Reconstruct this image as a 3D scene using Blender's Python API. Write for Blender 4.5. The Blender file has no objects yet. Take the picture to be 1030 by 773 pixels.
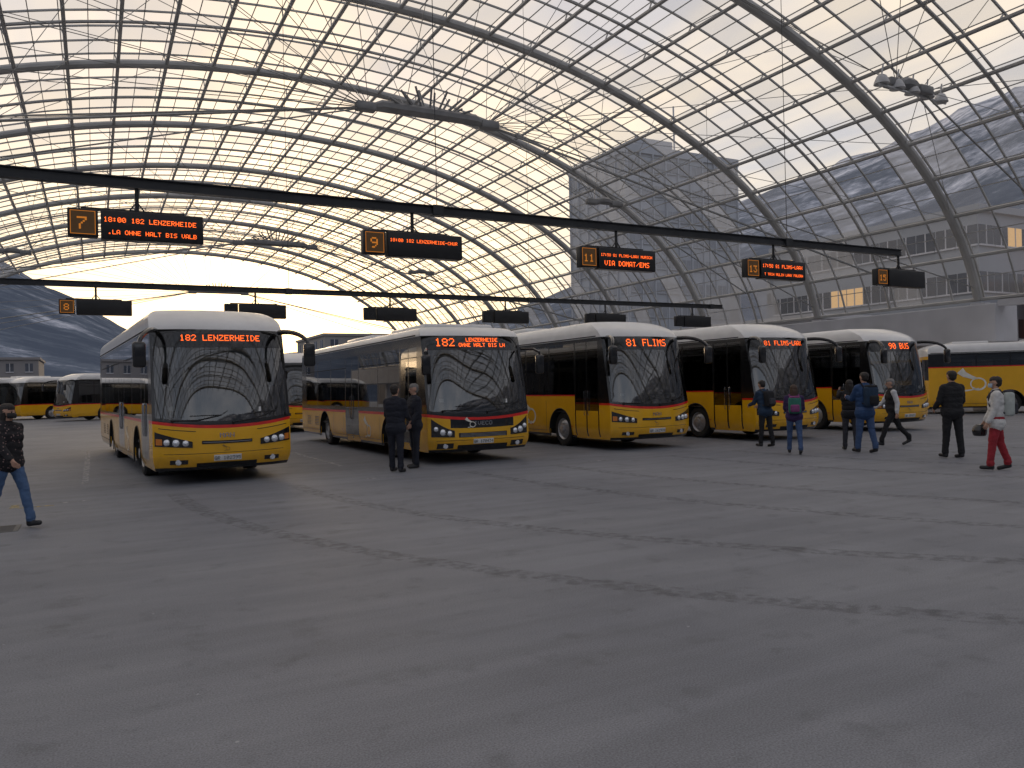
import bpy, bmesh, math, random
import numpy as np
from mathutils import Vector, Matrix, noise
random.seed(7)
R=math.radians
PHI=R(28.0); C=math.cos(PHI); S=math.sin(PHI); F=790.0; CAMH=1.7
scene=bpy.context.scene
scene.view_settings.view_transform='Standard'
scene.view_settings.look='None'
scene.view_settings.exposure=0

def campos(px,Z):
    xc=(px-515)/F*Z
    return (xc*C+Z*S, -xc*S+Z*C)

# ---------------------------------------------------------------- materials
def newmat(name):
    m=bpy.data.materials.new(name); m.use_nodes=True
    nt=m.node_tree; nt.nodes.clear()
    out=nt.nodes.new('ShaderNodeOutputMaterial')
    return m,nt,out
def pmat(name,col,rough=0.5,metal=0.0,var=0.12,nscale=6.0,bump=0.0,bscale=40.0,coat=0.0,spec=0.5,dirt=0.0,back=None,emis=None,es=0.0,detail=2):
    m,nt,out=newmat(name); N=nt.nodes; L=nt.links
    b=N.new('ShaderNodeBsdfPrincipled')
    b.inputs['Roughness'].default_value=rough; b.inputs['Metallic'].default_value=metal
    b.inputs['Coat Weight'].default_value=coat; b.inputs['Coat Roughness'].default_value=0.06
    b.inputs['Specular IOR Level'].default_value=spec
    tc=N.new('ShaderNodeTexCoord')
    nz=N.new('ShaderNodeTexNoise'); nz.inputs['Scale'].default_value=nscale; nz.inputs['Detail'].default_value=detail
    L.new(tc.outputs['Object'],nz.inputs['Vector'])
    rp=N.new('ShaderNodeValToRGB')
    rp.color_ramp.elements[0].position=0.3; rp.color_ramp.elements[1].position=0.7
    rp.color_ramp.elements[0].color=(*[c*(1-var) for c in col],1)
    rp.color_ramp.elements[1].color=(*[min(1,c*(1+var)) for c in col],1)
    L.new(nz.outputs['Fac'],rp.inputs['Fac'])
    cur=rp.outputs['Color']
    if dirt>0:
        sep=N.new('ShaderNodeSeparateXYZ'); L.new(tc.outputs['Object'],sep.inputs[0])
        mr=N.new('ShaderNodeMapRange'); mr.inputs['From Min'].default_value=0.25; mr.inputs['From Max'].default_value=1.0
        mr.inputs['To Min'].default_value=dirt; mr.inputs['To Max'].default_value=0.03
        L.new(sep.outputs['Z'],mr.inputs['Value'])
        n2=N.new('ShaderNodeTexNoise'); n2.inputs['Scale'].default_value=9; n2.inputs['Detail'].default_value=5
        L.new(tc.outputs['Object'],n2.inputs['Vector'])
        mu=N.new('ShaderNodeMath'); mu.operation='MULTIPLY'; L.new(mr.outputs[0],mu.inputs[0]); L.new(n2.outputs['Fac'],mu.inputs[1])
        mx=N.new('ShaderNodeMixRGB'); mx.inputs['Color2'].default_value=(0.09,0.075,0.06,1)
        L.new(mu.outputs[0],mx.inputs['Fac']); L.new(cur,mx.inputs['Color1']); cur=mx.outputs[0]
    if back is not None:
        g=N.new('ShaderNodeNewGeometry'); mx=N.new('ShaderNodeMixRGB')
        mx.inputs['Color2'].default_value=(*back,1); L.new(g.outputs['Backfacing'],mx.inputs['Fac'])
        L.new(cur,mx.inputs['Color1']); cur=mx.outputs[0]
    L.new(cur,b.inputs['Base Color'])
    if bump>0:
        n3=N.new('ShaderNodeTexNoise'); n3.inputs['Scale'].default_value=bscale; n3.inputs['Detail'].default_value=2
        L.new(tc.outputs['Object'],n3.inputs['Vector'])
        bp=N.new('ShaderNodeBump'); bp.inputs['Strength'].default_value=bump; bp.inputs['Distance'].default_value=0.02
        L.new(n3.outputs['Fac'],bp.inputs['Height']); L.new(bp.outputs[0],b.inputs['Normal'])
    if emis:
        b.inputs['Emission Color'].default_value=(*emis,1); b.inputs['Emission Strength'].default_value=es
    L.new(b.outputs[0],out.inputs[0])
    return m
def glassmat(name,tint,fac0=0.08,rough=0.02,pw=1.0):
    m,nt,out=newmat(name); N=nt.nodes; L=nt.links
    t=N.new('ShaderNodeBsdfTransparent'); t.inputs[0].default_value=(*tint,1)
    g=N.new('ShaderNodeBsdfGlossy'); g.inputs['Roughness'].default_value=rough; g.inputs[0].default_value=(.95,.95,.95,1)
    lw=N.new('ShaderNodeFresnel'); lw.inputs[0].default_value=1.5
    mu=N.new('ShaderNodeMath'); mu.operation='MULTIPLY_ADD'; mu.inputs[1].default_value=pw; mu.inputs[2].default_value=fac0; mu.use_clamp=True
    L.new(lw.outputs[0],mu.inputs[0])
    m2=N.new('ShaderNodeMixShader'); L.new(mu.outputs[0],m2.inputs[0]); L.new(t.outputs[0],m2.inputs[1]); L.new(g.outputs[0],m2.inputs[2])
    L.new(m2.outputs[0],out.inputs[0])
    return m
def roofglass(name,tint,dif,w):
    m,nt,out=newmat(name); N=nt.nodes; L=nt.links
    t=N.new('ShaderNodeBsdfTransparent'); t.inputs[0].default_value=(*tint,1)
    d=N.new('ShaderNodeBsdfTranslucent'); d.inputs[0].default_value=(*dif,1)
    mx=N.new('ShaderNodeMixShader'); mx.inputs[0].default_value=w
    L.new(t.outputs[0],mx.inputs[1]); L.new(d.outputs[0],mx.inputs[2]); L.new(mx.outputs[0],out.inputs[0]); return m
def emat(name,col,s):
    m,nt,out=newmat(name); e=nt.nodes.new('ShaderNodeEmission'); e.inputs[0].default_value=(*col,1); e.inputs[1].default_value=s
    nt.links.new(e.outputs[0],out.inputs[0]); return m

INT=(.02,.02,.022)
YEL=pmat('bus_yellow_paint',(.88,.46,.010),.26,coat=.6,var=.05,nscale=2,dirt=.35,back=INT)
YEL2=pmat('bus_yellow_bumper',(.86,.44,.012),.33,coat=.3,var=.06,nscale=3,dirt=.45,back=INT)
RED=pmat('bus_red_stripe',(.75,.015,.010),.3,coat=.4,back=INT)
BLK=pmat('bus_black_trim',(.010,.010,.011),.18,coat=.5,var=.2,back=INT)
RUB=pmat('black_rubber',(.018,.018,.018),.75,var=.3,nscale=20)
WHT=pmat('bus_white_roof',(.80,.79,.77),.3,coat=.4,var=.05,nscale=2.5,back=INT)
GLS=glassmat('bus_window_glass',(.26,.27,.27),.07,.015,pw=1.3)
WSG=glassmat('bus_windscreen_glass',(.34,.36,.36),.07,.012,pw=1.3)
DSP=pmat('display_black_glass',(.006,.006,.006),.08,coat=.5,back=INT)
LED=emat('orange_led',(1,.13,.02),2.4)
CHR=pmat('chrome',(.62,.62,.62),.18,metal=1.0,var=.05)
LMP=pmat('headlamp_lens',(.85,.87,.9),.08,metal=.6,var=.1,nscale=30,coat=1)
IND=pmat('indicator_orange',(.7,.22,.03),.2,coat=.6)
RIM=pmat('wheel_rim_silver',(.5,.5,.51),.38,metal=.6,var=.15,nscale=8,dirt=.3)
SEAT=pmat('seat_fabric',(.06,.05,.05),.9,var=.3,nscale=12)
INTM=pmat('bus_interior',(.07,.07,.075),.7,var=.1)
PLT=pmat('licence_plate_white',(.75,.75,.73),.4)
INK=pmat('black_lettering',(.01,.01,.01),.5)
HORN=pmat('post_horn_decal',(.85,.82,.72),.35,coat=.3)
HORNR=pmat('post_horn_decal_dark',(.30,.16,.02),.35,coat=.3)
STEEL=pmat('painted_steel_tube',(.38,.375,.36),.45,metal=0.1,var=.12,nscale=1.2,detail=1)
STEELH=pmat('cast_steel_hub',(.22,.22,.22),.45,metal=.3,var=.15,nscale=2)
STEELD=pmat('dark_steel',(.04,.042,.045),.5,metal=.3,var=.2,nscale=2)
CABLE=pmat('steel_cable',(.30,.30,.29),.4,metal=.5)
SIGNB=pmat('sign_housing_black',(.012,.012,.013),.4,var=.2)
CONC=pmat('pale_concrete',(.50,.50,.52),.8,var=.08,nscale=.8)
RG=[roofglass('roof_glass_a',(.90,.91,.93),(.92,.90,.86),.12),
    roofglass('roof_glass_b',(.78,.80,.83),(.92,.90,.86),.24),
    roofglass('roof_glass_c',(.97,.97,.97),(.92,.90,.86),.06)]

# ---------------------------------------------------------------- mesh helpers
def empty(name,loc=(0,0,0),rotz=0,scale=1):
    e=bpy.data.objects.new(name,None); scene.collection.objects.link(e)
    e.location=loc; e.rotation_euler=(0,0,rotz); e.scale=(scale,)*3; e.empty_display_size=.3
    return e
def mobj(name,v,f,mats,parent=None,mi=None,smooth=False,sharp=35):
    me=bpy.data.meshes.new(name); me.from_pydata([tuple(p) for p in v],[],f)
    if not isinstance(mats,(list,tuple)): mats=[mats]
    for m in mats: me.materials.append(m)
    if mi is not None:
        me.polygons.foreach_set('material_index',mi)
    if smooth:
        me.polygons.foreach_set('use_smooth',[True]*len(me.polygons))
        try: me.set_sharp_from_angle(angle=R(sharp))
        except Exception: pass
    me.update()
    o=bpy.data.objects.new(name,me); scene.collection.objects.link(o)
    if parent: o.parent=parent
    return o
class MB:
    def __init__(s): s.v=[];s.f=[];s.m=[]
    def add(s,v,f,m=0):
        b=len(s.v); s.v+= [tuple(p) for p in v]; s.f+=[tuple(i+b for i in q) for q in f]; s.m+=[m]*len(f)
    def tube(s,pts,r,n=8,m=0,cap=True,seg=0):
        pts=[Vector(p) for p in pts]
        if seg and len(pts)==2:
            k=max(1,int((pts[1]-pts[0]).length/seg)); a,b=pts; pts=[a+(b-a)*(i/k) for i in range(k+1)]
        N=len(pts); V=[];Fc=[]
        rr=r if isinstance(r,(list,tuple)) else [r]*N
        prev=None
        for i,p in enumerate(pts):
            d=(pts[min(i+1,N-1)]-pts[max(i-1,0)]).normalized()
            if prev is None:
                a=Vector((0,0,1)) if abs(d.z)<.9 else Vector((1,0,0))
                u=d.cross(a).normalized()
            else:
                u=(prev-d*prev.dot(d)).normalized()
            prev=u; w=d.cross(u)
            for k in range(n):
                t=2*math.pi*(k+.5)/n
                V.append(p+(u*math.cos(t)+w*math.sin(t))*rr[i])
        for i in range(N-1):
            for k in range(n):
                Fc.append((i*n+k,(i+1)*n+k,(i+1)*n+(k+1)%n,i*n+(k+1)%n))
        if cap:
            Fc.append(tuple(range(n))); Fc.append(tuple((N-1)*n+k for k in reversed(range(n))))
        s.add(V,Fc,m)
    def box(s,x0,x1,y0,y1,z0,z1,m=0):
        V=[(x,y,z) for z in(z0,z1) for y in(y0,y1) for x in(x0,x1)]
        s.add(V,[(0,2,3,1),(4,5,7,6),(0,1,5,4),(2,6,7,3),(0,4,6,2),(1,3,7,5)],m)
    def rbox(s,x0,x1,y0,y1,z0,z1,r=.05,m=0,seg=3):
        bm=bmesh.new(); bmesh.ops.create_cube(bm,size=1)
        for q in bm.verts: q.co=Vector(((x0+x1)/2+q.co.x*(x1-x0),(y0+y1)/2+q.co.y*(y1-y0),(z0+z1)/2+q.co.z*(z1-z0)))
        bmesh.ops.bevel(bm,geom=bm.edges[:],offset=r,segments=seg,profile=.5,affect='EDGES')
        bm.verts.index_update()
        s.add([q.co.copy() for q in bm.verts],[tuple(q.index for q in fc.verts) for fc in bm.faces],m); bm.free()
    def lathe(s,prof,cx,cy,cz,axis='x',n=28,m=0):
        V=[];Fc=[];K=len(prof)
        for i in range(n):
            t=2*math.pi*i/n
            for (r,a) in prof:
                if axis=='x': V.append((cx+a,cy+r*math.cos(t),cz+r*math.sin(t)))
                elif axis=='y': V.append((cx+r*math.cos(t),cy+a,cz+r*math.sin(t)))
                else: V.append((cx+r*math.cos(t),cy+r*math.sin(t),cz+a))
        for i in range(n):
            for k in range(K-1):
                Fc.append((i*K+k,i*K+k+1,((i+1)%n)*K+k+1,((i+1)%n)*K+k))
        s.add(V,Fc,m)
    def obj(s,name,mats,parent=None,smooth=False,sharp=35):
        return mobj(name,s.v,s.f,mats,parent,s.m,smooth,sharp)

FONT={'A':'7E1111117E','B':'7F49494936','C':'3E41414122','D':'7F4141221C','E':'7F49494941','F':'7F09090901','G':'3E4149497A','H':'7F0808087F','I':'00417F4100','J':'2040413F01','K':'7F08142241','L':'7F40404040','M':'7F020C027F','N':'7F0408107F','O':'3E4141413E','P':'7F09090906','R':'7F09192946','S':'4649494931','T':'01017F0101','U':'3F4040403F','V':'1F2040201F','W':'3F4038403F','X':'6314081463','Y':'0708700807','Z':'6151494543','0':'3E5149453E','1':'00427F4000','2':'4261514946','3':'2141454B31','4':'1814127F10','5':'2745454539','6':'3C4A494930','7':'0171090503','8':'3649494936','9':'064949291E',':':'0036360000','.':'0060600000','-':'0808080808','/':'2010080402',' ':'0000000000'}
def dots(text,pitch):
    out=[];cx=0
    for ch in text:
        h=FONT.get(ch,FONT[' '])
        for c in range(5):
            b=int(h[2*c:2*c+2],16)
            for r in range(7):
                if b>>r&1: out.append(((cx+c)*pitch,(6-r)*pitch))
        cx+=6
    return out,(cx-1)*pitch
def text_quads(mb,text,mapf,u0,v0,pitch,fill=.86,center=False,m=0):
    d,w=dots(text,pitch)
    off=-w/2 if center else 0
    h=pitch*fill/2
    for (u,v) in d:
        uu=u0+u+off; vv=v0+v
        mb.add([mapf(uu-h,vv-h),mapf(uu+h,vv-h),mapf(uu+h,vv+h),mapf(uu-h,vv+h)],[(0,1,2,3)],m)

# ---------------------------------------------------------------- BUS
def make_bus(name,loc,rotz,kind='regio',L=12.0,H=3.4,dest='182 LENZERHEIDE',brand='MAN',plate='GR 102345',detail=True,zw=None,blind=False):
    root=empty(name,(loc[0],loc[1],0),rotz)
    coach=(kind=='coach'); iv=(kind=='crossway')
    W=1.275; rt=.30 if not iv else .2
    zd0=H-.77 if not iv else H-.52; zd1=H-.45 if not iv else H-.22
    zwb=1.42 if coach else 1.18; zwt=H-.55 if not iv else H-.45
    if zw: zwb=zw
    zr=1.05 if not iv else .98; rw=.06
    hz0=.10 if not iv else .05
    def halfw(z):
        if z<.5: return W-.05*(.5-z)/.2
        zt=H-rt
        base=W-.03*max(0,min(1,(z-1.2)/(zt-1.2)))
        if z<=zt: return base
        q=min(1,(z-zt)/rt); return base-rt*(1-math.sqrt(max(0,1-q*q)))*1.0
    dome=.75 if not iv else .30
    def y0(z):
        y=.0
        if z<.55: y+=.10*((.55-z)/.25)**2
        if z>.9: y+=.15*(z-.9)**1.3
        if z>zd1-.05: y+=dome*((z-zd1+.05)/(H-zd1+.05))**2.2
        return y
    def dd(z): return .28 if not iv else .20
    pw=2.8 if not iv else 3.6
    def bump(z): return (.12 if not iv else .10)*math.exp(-((z-1.05)/.3)**2)
    def P(s,z,e=0.0):
        y=y0(z)+dd(z)*abs(s)**pw
        return Vector((s*halfw(z),y-e,z+bump(z)*s*s))
    def FP(x,z,e=.006):
        s=max(-1,min(1,x/halfw(z)))
        n=Vector((0,-1,0))
        if abs(s)>.3:
            g=dd(z)*pw*abs(s)**(pw-1)/halfw(z)*(1 if s>0 else -1)
            n=Vector((g,-1,0)).normalized()
        return P(s,z)+n*e
    zt=H-rt
    rows=[.28,.34,.45,.55,.68,.8,.92,zr,zr+rw,zr+.09,zr+.14,zwb-.05,zwb,1.55,1.8,2.05,2.3,2.5,zd0,zwt,zd1]
    rows+= [zt+rt*math.sin(R(a)) for a in (0,18,36,52,66,78,90)]
    rows=sorted(set(round(z,3) for z in rows))
    wy=[2.75,8.75] if not iv else [2.75,8.95]
    def doorseg(a,b):
        m_=(a+b)/2
        return [(a,a+.05,'df'),(a+.05,m_-.03,'dg'),(m_-.03,m_+.03,'df'),(m_+.03,b-.05,'dg'),(b-.05,b,'df')]
    doors=[(.78,1.95)] if coach else [(.78,1.95),(5.3,6.6)]
    if coach and not zw: doors.append((6.1,6.9))
    def fillwin(a,b):
        n=max(1,round((b-a)/1.45)); w=(b-a)/n; o=[]
        for i in range(n):
            o+=[(a+i*w,a+i*w+.04,'p'),(a+i*w+.04,a+(i+1)*w-.04,'w'),(a+(i+1)*w-.04,a+(i+1)*w,'p')]
        return o
    segR=[]
    cur=.78
    for (a,b) in doors:
        if a>cur+.3: segR+=fillwin(cur,a)
        segR+=doorseg(a,b); cur=b
    segR+=fillwin(cur,L-.6); segR.append((L-.6,L,'x'))
    segL=[(.78,.84,'p'),(.84,1.9,'w')]+fillwin(1.9,L-.6)+[(L-.6,L,'x')]
    Rw=.585; wz=.48
    def cols(seg):
        ys=set([.78,L])
        for a,b,k in seg: ys.add(round(a,4)); ys.add(round(b,4))
        for w in wy:
            for k in range(0,15): ys.add(round(w+Rw*math.cos(math.pi*k/14),4))
        return sorted(ys)
    def kindat(seg,yy):
        for a,b,k in seg:
            if a<=yy<=b: return k
        return 'x'
    cR=cols(segR); cL=cols(segL)
    fs=[-1,-.985,-.96,-.92,-.86,-.76,-.62,-.45,-.28,-.12,0]; fs=fs+[-q for q in reversed(fs[:-1])]
    colsAll=[('R',yy) for yy in reversed(cR)]+[('F',q) for q in fs]+[('L',yy) for yy in cL]+[('B',q) for q in (.98,.9,.6,.2,-.2,-.6,-.9,-.98)]
    def arch(yy):
        z=0
        for w in wy:
            if abs(yy-w)<Rw: z=max(z,wz+math.sqrt(Rw*Rw-(yy-w)**2))
        return z
    V=[];nc=len(colsAll)
    for z in rows:
        yfe=y0(z)+dd(z)
        for (k,q) in colsAll:
            if k=='F': V.append(P(q,z))
            elif k=='B': V.append(Vector((q*halfw(z),L+.10*(1-abs(q)**4)-(.5*max(0,(z-zt)/rt)**3),z)))
            else:
                yy=q
                if q<2: yy=max(q,yfe+.0008*(cR.index(q) if k=='R' else cL.index(q)))
                zz=max(z+bump(z),arch(q))
                V.append(Vector(((-1 if k=='R' else 1)*halfw(z),yy-(.5*max(0,(z-zt)/rt)**3 if q==L else 0),zz)))
    mats=[YEL,YEL2,RED,BLK,WHT,GLS,WSG,DSP]
    Fc=[];Mi=[]
    def mat(kz0,kz1,c0,c1):
        z=(kz0+kz1)/2; k0,q0=c0;k1,q1=c1
        if z>zd1: 
            return 4
        if k0=='F' and k1=='F':
            a=abs((q0+q1)/2)
            if z>zd0: return 7
            if z>zr+.14: return 6 if a<.955 else 3
            if z>zr+rw: return 3
            if z>zr: return 2
            if iv and z>.80 and a<.62: return 3
            if z<.34: return 3
            return 1 if z<.6 else 0
        if k0=='B' or k1=='B':
            if 1.6<z<2.5: return 5
            return 0 if z<2.6 else 4
        seg=segR if 'R' in (k0,k1) else segL
        if k0!=k1:
            if z>zr+rw: return 3
            if z>zr: return 2
            return 0
        kd=kindat(seg,(q0+q1)/2)
        if kd=='df':
            return 3 if z>.34 else 0
        if kd=='dg':
            if z<.45: return 0
            if z<.92: return 0 if coach else 5
            if z<zwt: return 5
            return 3
        if z>zwt: return 3
        if z>zwb:
            return {'w':5,'p':3}.get(kd,3)
        if z>zwb-.05 : return 2 if coach else 3
        if not coach and z>zr+rw: return 3
        if coach: return 0 if z>.34 else 3
        if z>zr: return 2
        if z<.34: return 3
        return 0
    nr=len(rows)
    for i in range(nr-1):
        for j in range(nc):
            j2=(j+1)%nc
            Fc.append((i*nc+j,i*nc+j2,(i+1)*nc+j2,(i+1)*nc+j))
            Mi.append(mat(rows[i],rows[i+1],colsAll[j],colsAll[j2]))
    Fc.append(tuple((nr-1)*nc+j for j in range(nc))); Mi.append(4)
    bm=bmesh.new(); bv=[bm.verts.new(p) for p in V]
    for f_,m_ in zip(Fc,Mi):
        try:
            fc=bm.faces.new([bv[i] for i in f_]); fc.material_index=m_; fc.smooth=True
        except Exception: pass
    bmesh.ops.remove_doubles(bm,verts=bm.verts[:],dist=.0004)
    bmesh.ops.recalc_face_normals(bm,faces=bm.faces[:])
    me=bpy.data.meshes.new('body'); bm.to_mesh(me); bm.free()
    for m_ in mats: me.materials.append(m_)
    me.set_sharp_from_angle(angle=R(38))
    o=bpy.data.objects.new('body',me); scene.collection.objects.link(o); o.parent=root
    mb=MB()
    mb.rbox(-.85,.85,L*.45,L*.45+2.4,H-.05,H+.14,.07)
    mb.rbox(-.7,.7,L-2.6,L-1.1,H-.05,H+.10,.05)
    if iv: mb.rbox(-.9,.9,1.2,3.6,H-.05,H+.12,.07)
    mb.obj('roof_air_conditioner',WHT,root,True)
    mb=MB()
    for sx in(-1,1): mb.tube([(sx*(halfw(zd1)+.004),.9,zd1+.03),(sx*(halfw(zd1)+.004),L-.1,zd1+.03)],.014,5)
    mb.obj('roof_gutter',RUB,root)
    mb=MB()
    mb.box(-1.0,1.0,.5,L-.3,.32,.62)
    for w in wy:
        for sx in(-1,1):
            V2=[];F2=[]
            for k in range(15):
                t=math.pi*k/14
                V2+=[(sx*1.262,w+(Rw-.002)*math.cos(t),wz+(Rw-.002)*math.sin(t)),(sx*.8,w+(Rw-.002)*math.cos(t),wz+(Rw-.002)*math.sin(t))]
            for k in range(14): F2.append((2*k,2*k+1,2*k+3,2*k+2))
            mb.add(V2,F2); 
            mb.add([(sx*.8,w-.7,.3),(sx*.8,w+.7,.3),(sx*.8,w+.7,1.2),(sx*.8,w-.7,1.2)],[(0,1,2,3)])
    mb.obj('underbody',RUB,root)
    for w in wy:
        for sx in(-1,1):
            mb=MB(); x=sx*1.02
            a=sx
            tyre=[(.30,-.14*a),(.42,-.15*a),(.475,-.12*a),(.485,0),(.475,.12*a),(.44,.15*a),(.36,.155*a),(.30,.145*a)]
            mb.lathe(tyre,x,w,.485,'x',32,0)
            front=(w==wy[0])
            if front: rim=[(.30,.145*a),(.285,.12*a),(.26,.10*a),(.20,.15*a),(.14,.17*a),(.11,.17*a),(.10,.22*a),(.0,.23*a)]
            else: rim=[(.30,.145*a),(.285,.06*a),(.26,.0*a),(.17,-.02*a),(.13,.05*a),(.12,.14*a),(.0,.15*a)]
            mb.lathe(rim,x,w,.485,'x',32,1)
            for k in range(10):
                t=2*math.pi*k/10; rr=.165
                mb.tube([(x+a*(.12 if front else -.03),w+rr*math.cos(t),.485+rr*math.sin(t)),(x+a*(.185 if front else .03),w+rr*math.cos(t),.485+rr*math.sin(t))],.014,6,1)
            mb.obj('wheel',[RUB,RIM],root,True)
            mb=MB()
            mb.tube([(sx*1.272,w+Rw*math.cos(math.pi*k/18),wz+Rw*math.sin(math.pi*k/18)) for k in range(-2,21)],.016,6)
            mb.obj('wheel_arch_trim',RUB,root,True)
    mb=MB()
    fl=1.0 if coach else .75
    mb.box(-1.2,1.2,2.1,L-.15,fl-.05,fl,0)
    mb.box(-1.15,1.15,L-.35,L-.3,fl,H-.4,0)
    mb.rbox(-1.05,1.05,.42,.85,.75,1.16,.07,0)
    mb.rbox(.35,1.0,.7,1.0,.95,1.28,.06,0)
    mb.box(-1.1,1.1,.9,2.15,.45,.5,0)
    mb.box(-1.2,1.2,1.2,L-.4,H-.42,H-.38,0)
    for sx in(-1,1): mb.rbox(min(sx*.75,sx*1.18),max(sx*.75,sx*1.18),2.0,L-.6,H-.72,H-.5,.05,0)
    mb.obj('interior',[INTM],root)
    if not detail: return root
    mb=MB()
    rowsY=[2.6+.82*i for i in range(int((L-3.4)/.82))]
    for yy in rowsY:
        for xx in(-.98,-.5,.5,.98):
            if not coach and xx<0 and 5.2<yy<6.7: continue
            x0,x1=xx-.21,xx+.21
            mb.rbox(x0,x1,yy-.22,yy+.22,fl+.3,fl+.45,.04,seg=2)
            mb.rbox(x0,x1,yy+.16,yy+.27,fl+.4,fl+1.12,.045,seg=2)
    mb.rbox(.45,.95,1.25,1.7,1.0,1.12,.05); mb.rbox(.45,.95,1.62,1.76,1.05,1.85,.06)
    mb.obj('seats',SEAT,root,True)
    mb=MB()
    pts=[(.7+.22*math.cos(t),.98+.12*math.sin(t),1.38+.19*math.sin(t)) for t in [2*math.pi*k/24 for k in range(25)]]
    mb.tube(pts,.017,6); mb.tube([(.7,.8,1.15),(.7,.98,1.38)],.03,6); mb.tube([(.5,.98,1.38),(.9,.98,1.38)],.015,6)
    mb.obj('steering_wheel',RUB,root,True)
    def patch(mb,x0,x1,z0,z1,e=.006,m=0,nx=8,nz=3,shape=None,thick=.012):
        V=[];Fq=[]
        for i in range(nz+1):
            for j in range(nx+1):
                u=j/nx;v=i/nz
                xx=x0+(x1-x0)*u; zz=z0+(z1-z0)*v
                if shape: xx,zz=shape(u,v)
                V.append(FP(xx,zz,e))
        for i in range(nz):
            for j in range(nx):
                b=i*(nx+1)+j; Fq.append((b,b+1,b+nx+2,b+nx+1))
        per=[j for j in range(nx+1)]+[(i)*(nx+1)+nx for i in range(1,nz+1)]+[nz*(nx+1)+j for j in range(nx-1,-1,-1)]+[i*(nx+1) for i in range(nz-1,0,-1)]
        b0=len(V)
        for p in per: V.append(V[p]+Vector((0,thick+e,0)))
        for k in range(len(per)):
            k2=(k+1)%len(per); Fq.append((per[k],per[k2],b0+k2,b0+k))
        mb.add(V,Fq,m)
    mb=MB()
    FM=[BLK,LMP,CHR,IND,PLT,INK,RUB,YEL]
    if not iv:
        for sx in(-1,1):
            def shp(u,v,sx=sx):
                xi=.62;xo=1.24
                x=xi+(xo-xi)*u
                zb=.60+.02*u+hz0; zt_=.735+.09*u-.03*(1-u)+hz0
                return sx*x,zb+(zt_-zb)*v
            patch(mb,0,0,0,0,.010,0,12,3,shape=shp)
            for (xx,rr) in((.74,.052),(.90,.060),(1.05,.055)):
                c=FP(sx*xx,.672+hz0+.02*(xx-.7),.014)
                mb.lathe([(rr,0),(rr*.93,-.02),(rr*.6,-.032),(0,-.036)],c.x,c.y,c.z,'y',18,1)
                mb.lathe([(rr*1.12,.004),(rr*1.12,-.016),(rr*.98,-.018)],c.x,c.y,c.z,'y',18,2)
            patch(mb,sx*1.12,sx*1.22,.64+hz0,.73+hz0,.016,3,4,2)
            c=FP(sx*.86,.44,.008)
            mb.lathe([(.055,.0),(.05,-.012),(0,-.018)],c.x,c.y,c.z,'y',16,1)
            patch(mb,sx*.70,sx*1.0,.40,.48,.004,0,6,2)
        patch(mb,-.46,.46,.76,.82,.006,0,10,1)
        patch(mb,-.44,.44,.785,.795,.014,2,10,1)
        patch(mb,-.55,.55,.33,.41,.006,0,10,2)
        for k in range(3): patch(mb,-.52,.52,.340+.024*k,.348+.024*k,.012,6,8,1)
        for sx in (-1,1): patch(mb,sx*.56,sx*1.18,.98,.99,.004,0,8,1)
        patch(mb,-1.1,1.1,.585,.592,.003,0,14,1)
    else:
        for sx in(-1,1):
            def shp(u,v,sx=sx):
                x=.70+(1.2-.70)*u; zb=.56+.01*u; zt_=.70+.20*u**1.4
                return sx*x,zb+hz0+(zt_-zb)*v
            patch(mb,0,0,0,0,.010,0,12,4,shape=shp)
            for (xx,rr,zz) in((.82,.055,.64),(.97,.065,.66),(1.11,.05,.72)):
                c=FP(sx*xx,zz+hz0,.014)
                mb.lathe([(rr,0),(rr*.93,-.02),(rr*.6,-.032),(0,-.036)],c.x,c.y,c.z,'y',18,1)
                mb.lathe([(rr*1.12,.004),(rr*1.12,-.016),(rr*.98,-.018)],c.x,c.y,c.z,'y',18,2)
            c=FP(sx*.9,.42,.008); mb.lathe([(.06,.0),(.055,-.012),(0,-.018)],c.x,c.y,c.z,'y',16,1)
            patch(mb,sx*.72,sx*1.08,.36,.48,.004,0,6,2)
        patch(mb,-.6,.6,.60,.70,.006,0,10,2)
        for k in range(3): patch(mb,-.57,.57,.615+.028*k,.623+.028*k,.012,2,8,1)
        patch(mb,-.62,.62,.33,.43,.006,0,10,2)
        patch(mb,-1.1,1.1,.535,.542,.003,0,14,1)
    patch(mb,-.25,.25,.44 if not iv else .45,.55 if not iv else .555,.016,4,4,1)
    text_quads(mb,plate,lambda u,v:FP(u,v,.020),0,.463 if not iv else .473,.009,center=True,m=5,fill=1.0)
    text_quads(mb,brand,lambda u,v:FP(u*1.25,v,.012),0,.88 if not iv else .87,.0125,center=True,m=2,fill=1.02)
    for (xa,xb,z1) in((-.95,-.10,1.30),(.12,.95,1.32)):
        mb.tube([FP(xa,1.16,.03),FP((xa+xb)/2,1.20,.05),FP(xb,z1,.03)],.011,6,6)
        mb.tube([FP(xb-.55,z1-.02,.022),FP(xb,z1,.022),FP(min(xb+.12,1.0),z1+.08,.022)],.008,5,6)
        mb.tube([FP(xa,1.12,.01),FP(xa,1.17,.035)],.02,6,6)
    patch(mb,-1.15,1.15,zd0-.03,zd0+.01,.004,0,14,1)
    mb.obj('front_trim',FM,root,True)
    mb=MB()
    patch(mb,.55,.66,1.34,1.43,-.003,0,2,1,thick=0); patch(mb,-1.0,-.9,1.38,1.47,-.003,0,2,1,thick=0)
    mb.obj('windscreen_sticker',PLT,root)
    if blind:
        mb=MB()
        patch(mb,-1.1,.05,zd0-.42,zd0-.02,-.05,0,8,2,thick=0); patch(mb,.1,1.1,zd0-.25,zd0-.02,-.05,0,8,2,thick=0)
        mb.obj('sun_blind',pmat('blind_fabric',(.30,.32,.33),.8),root)
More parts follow.
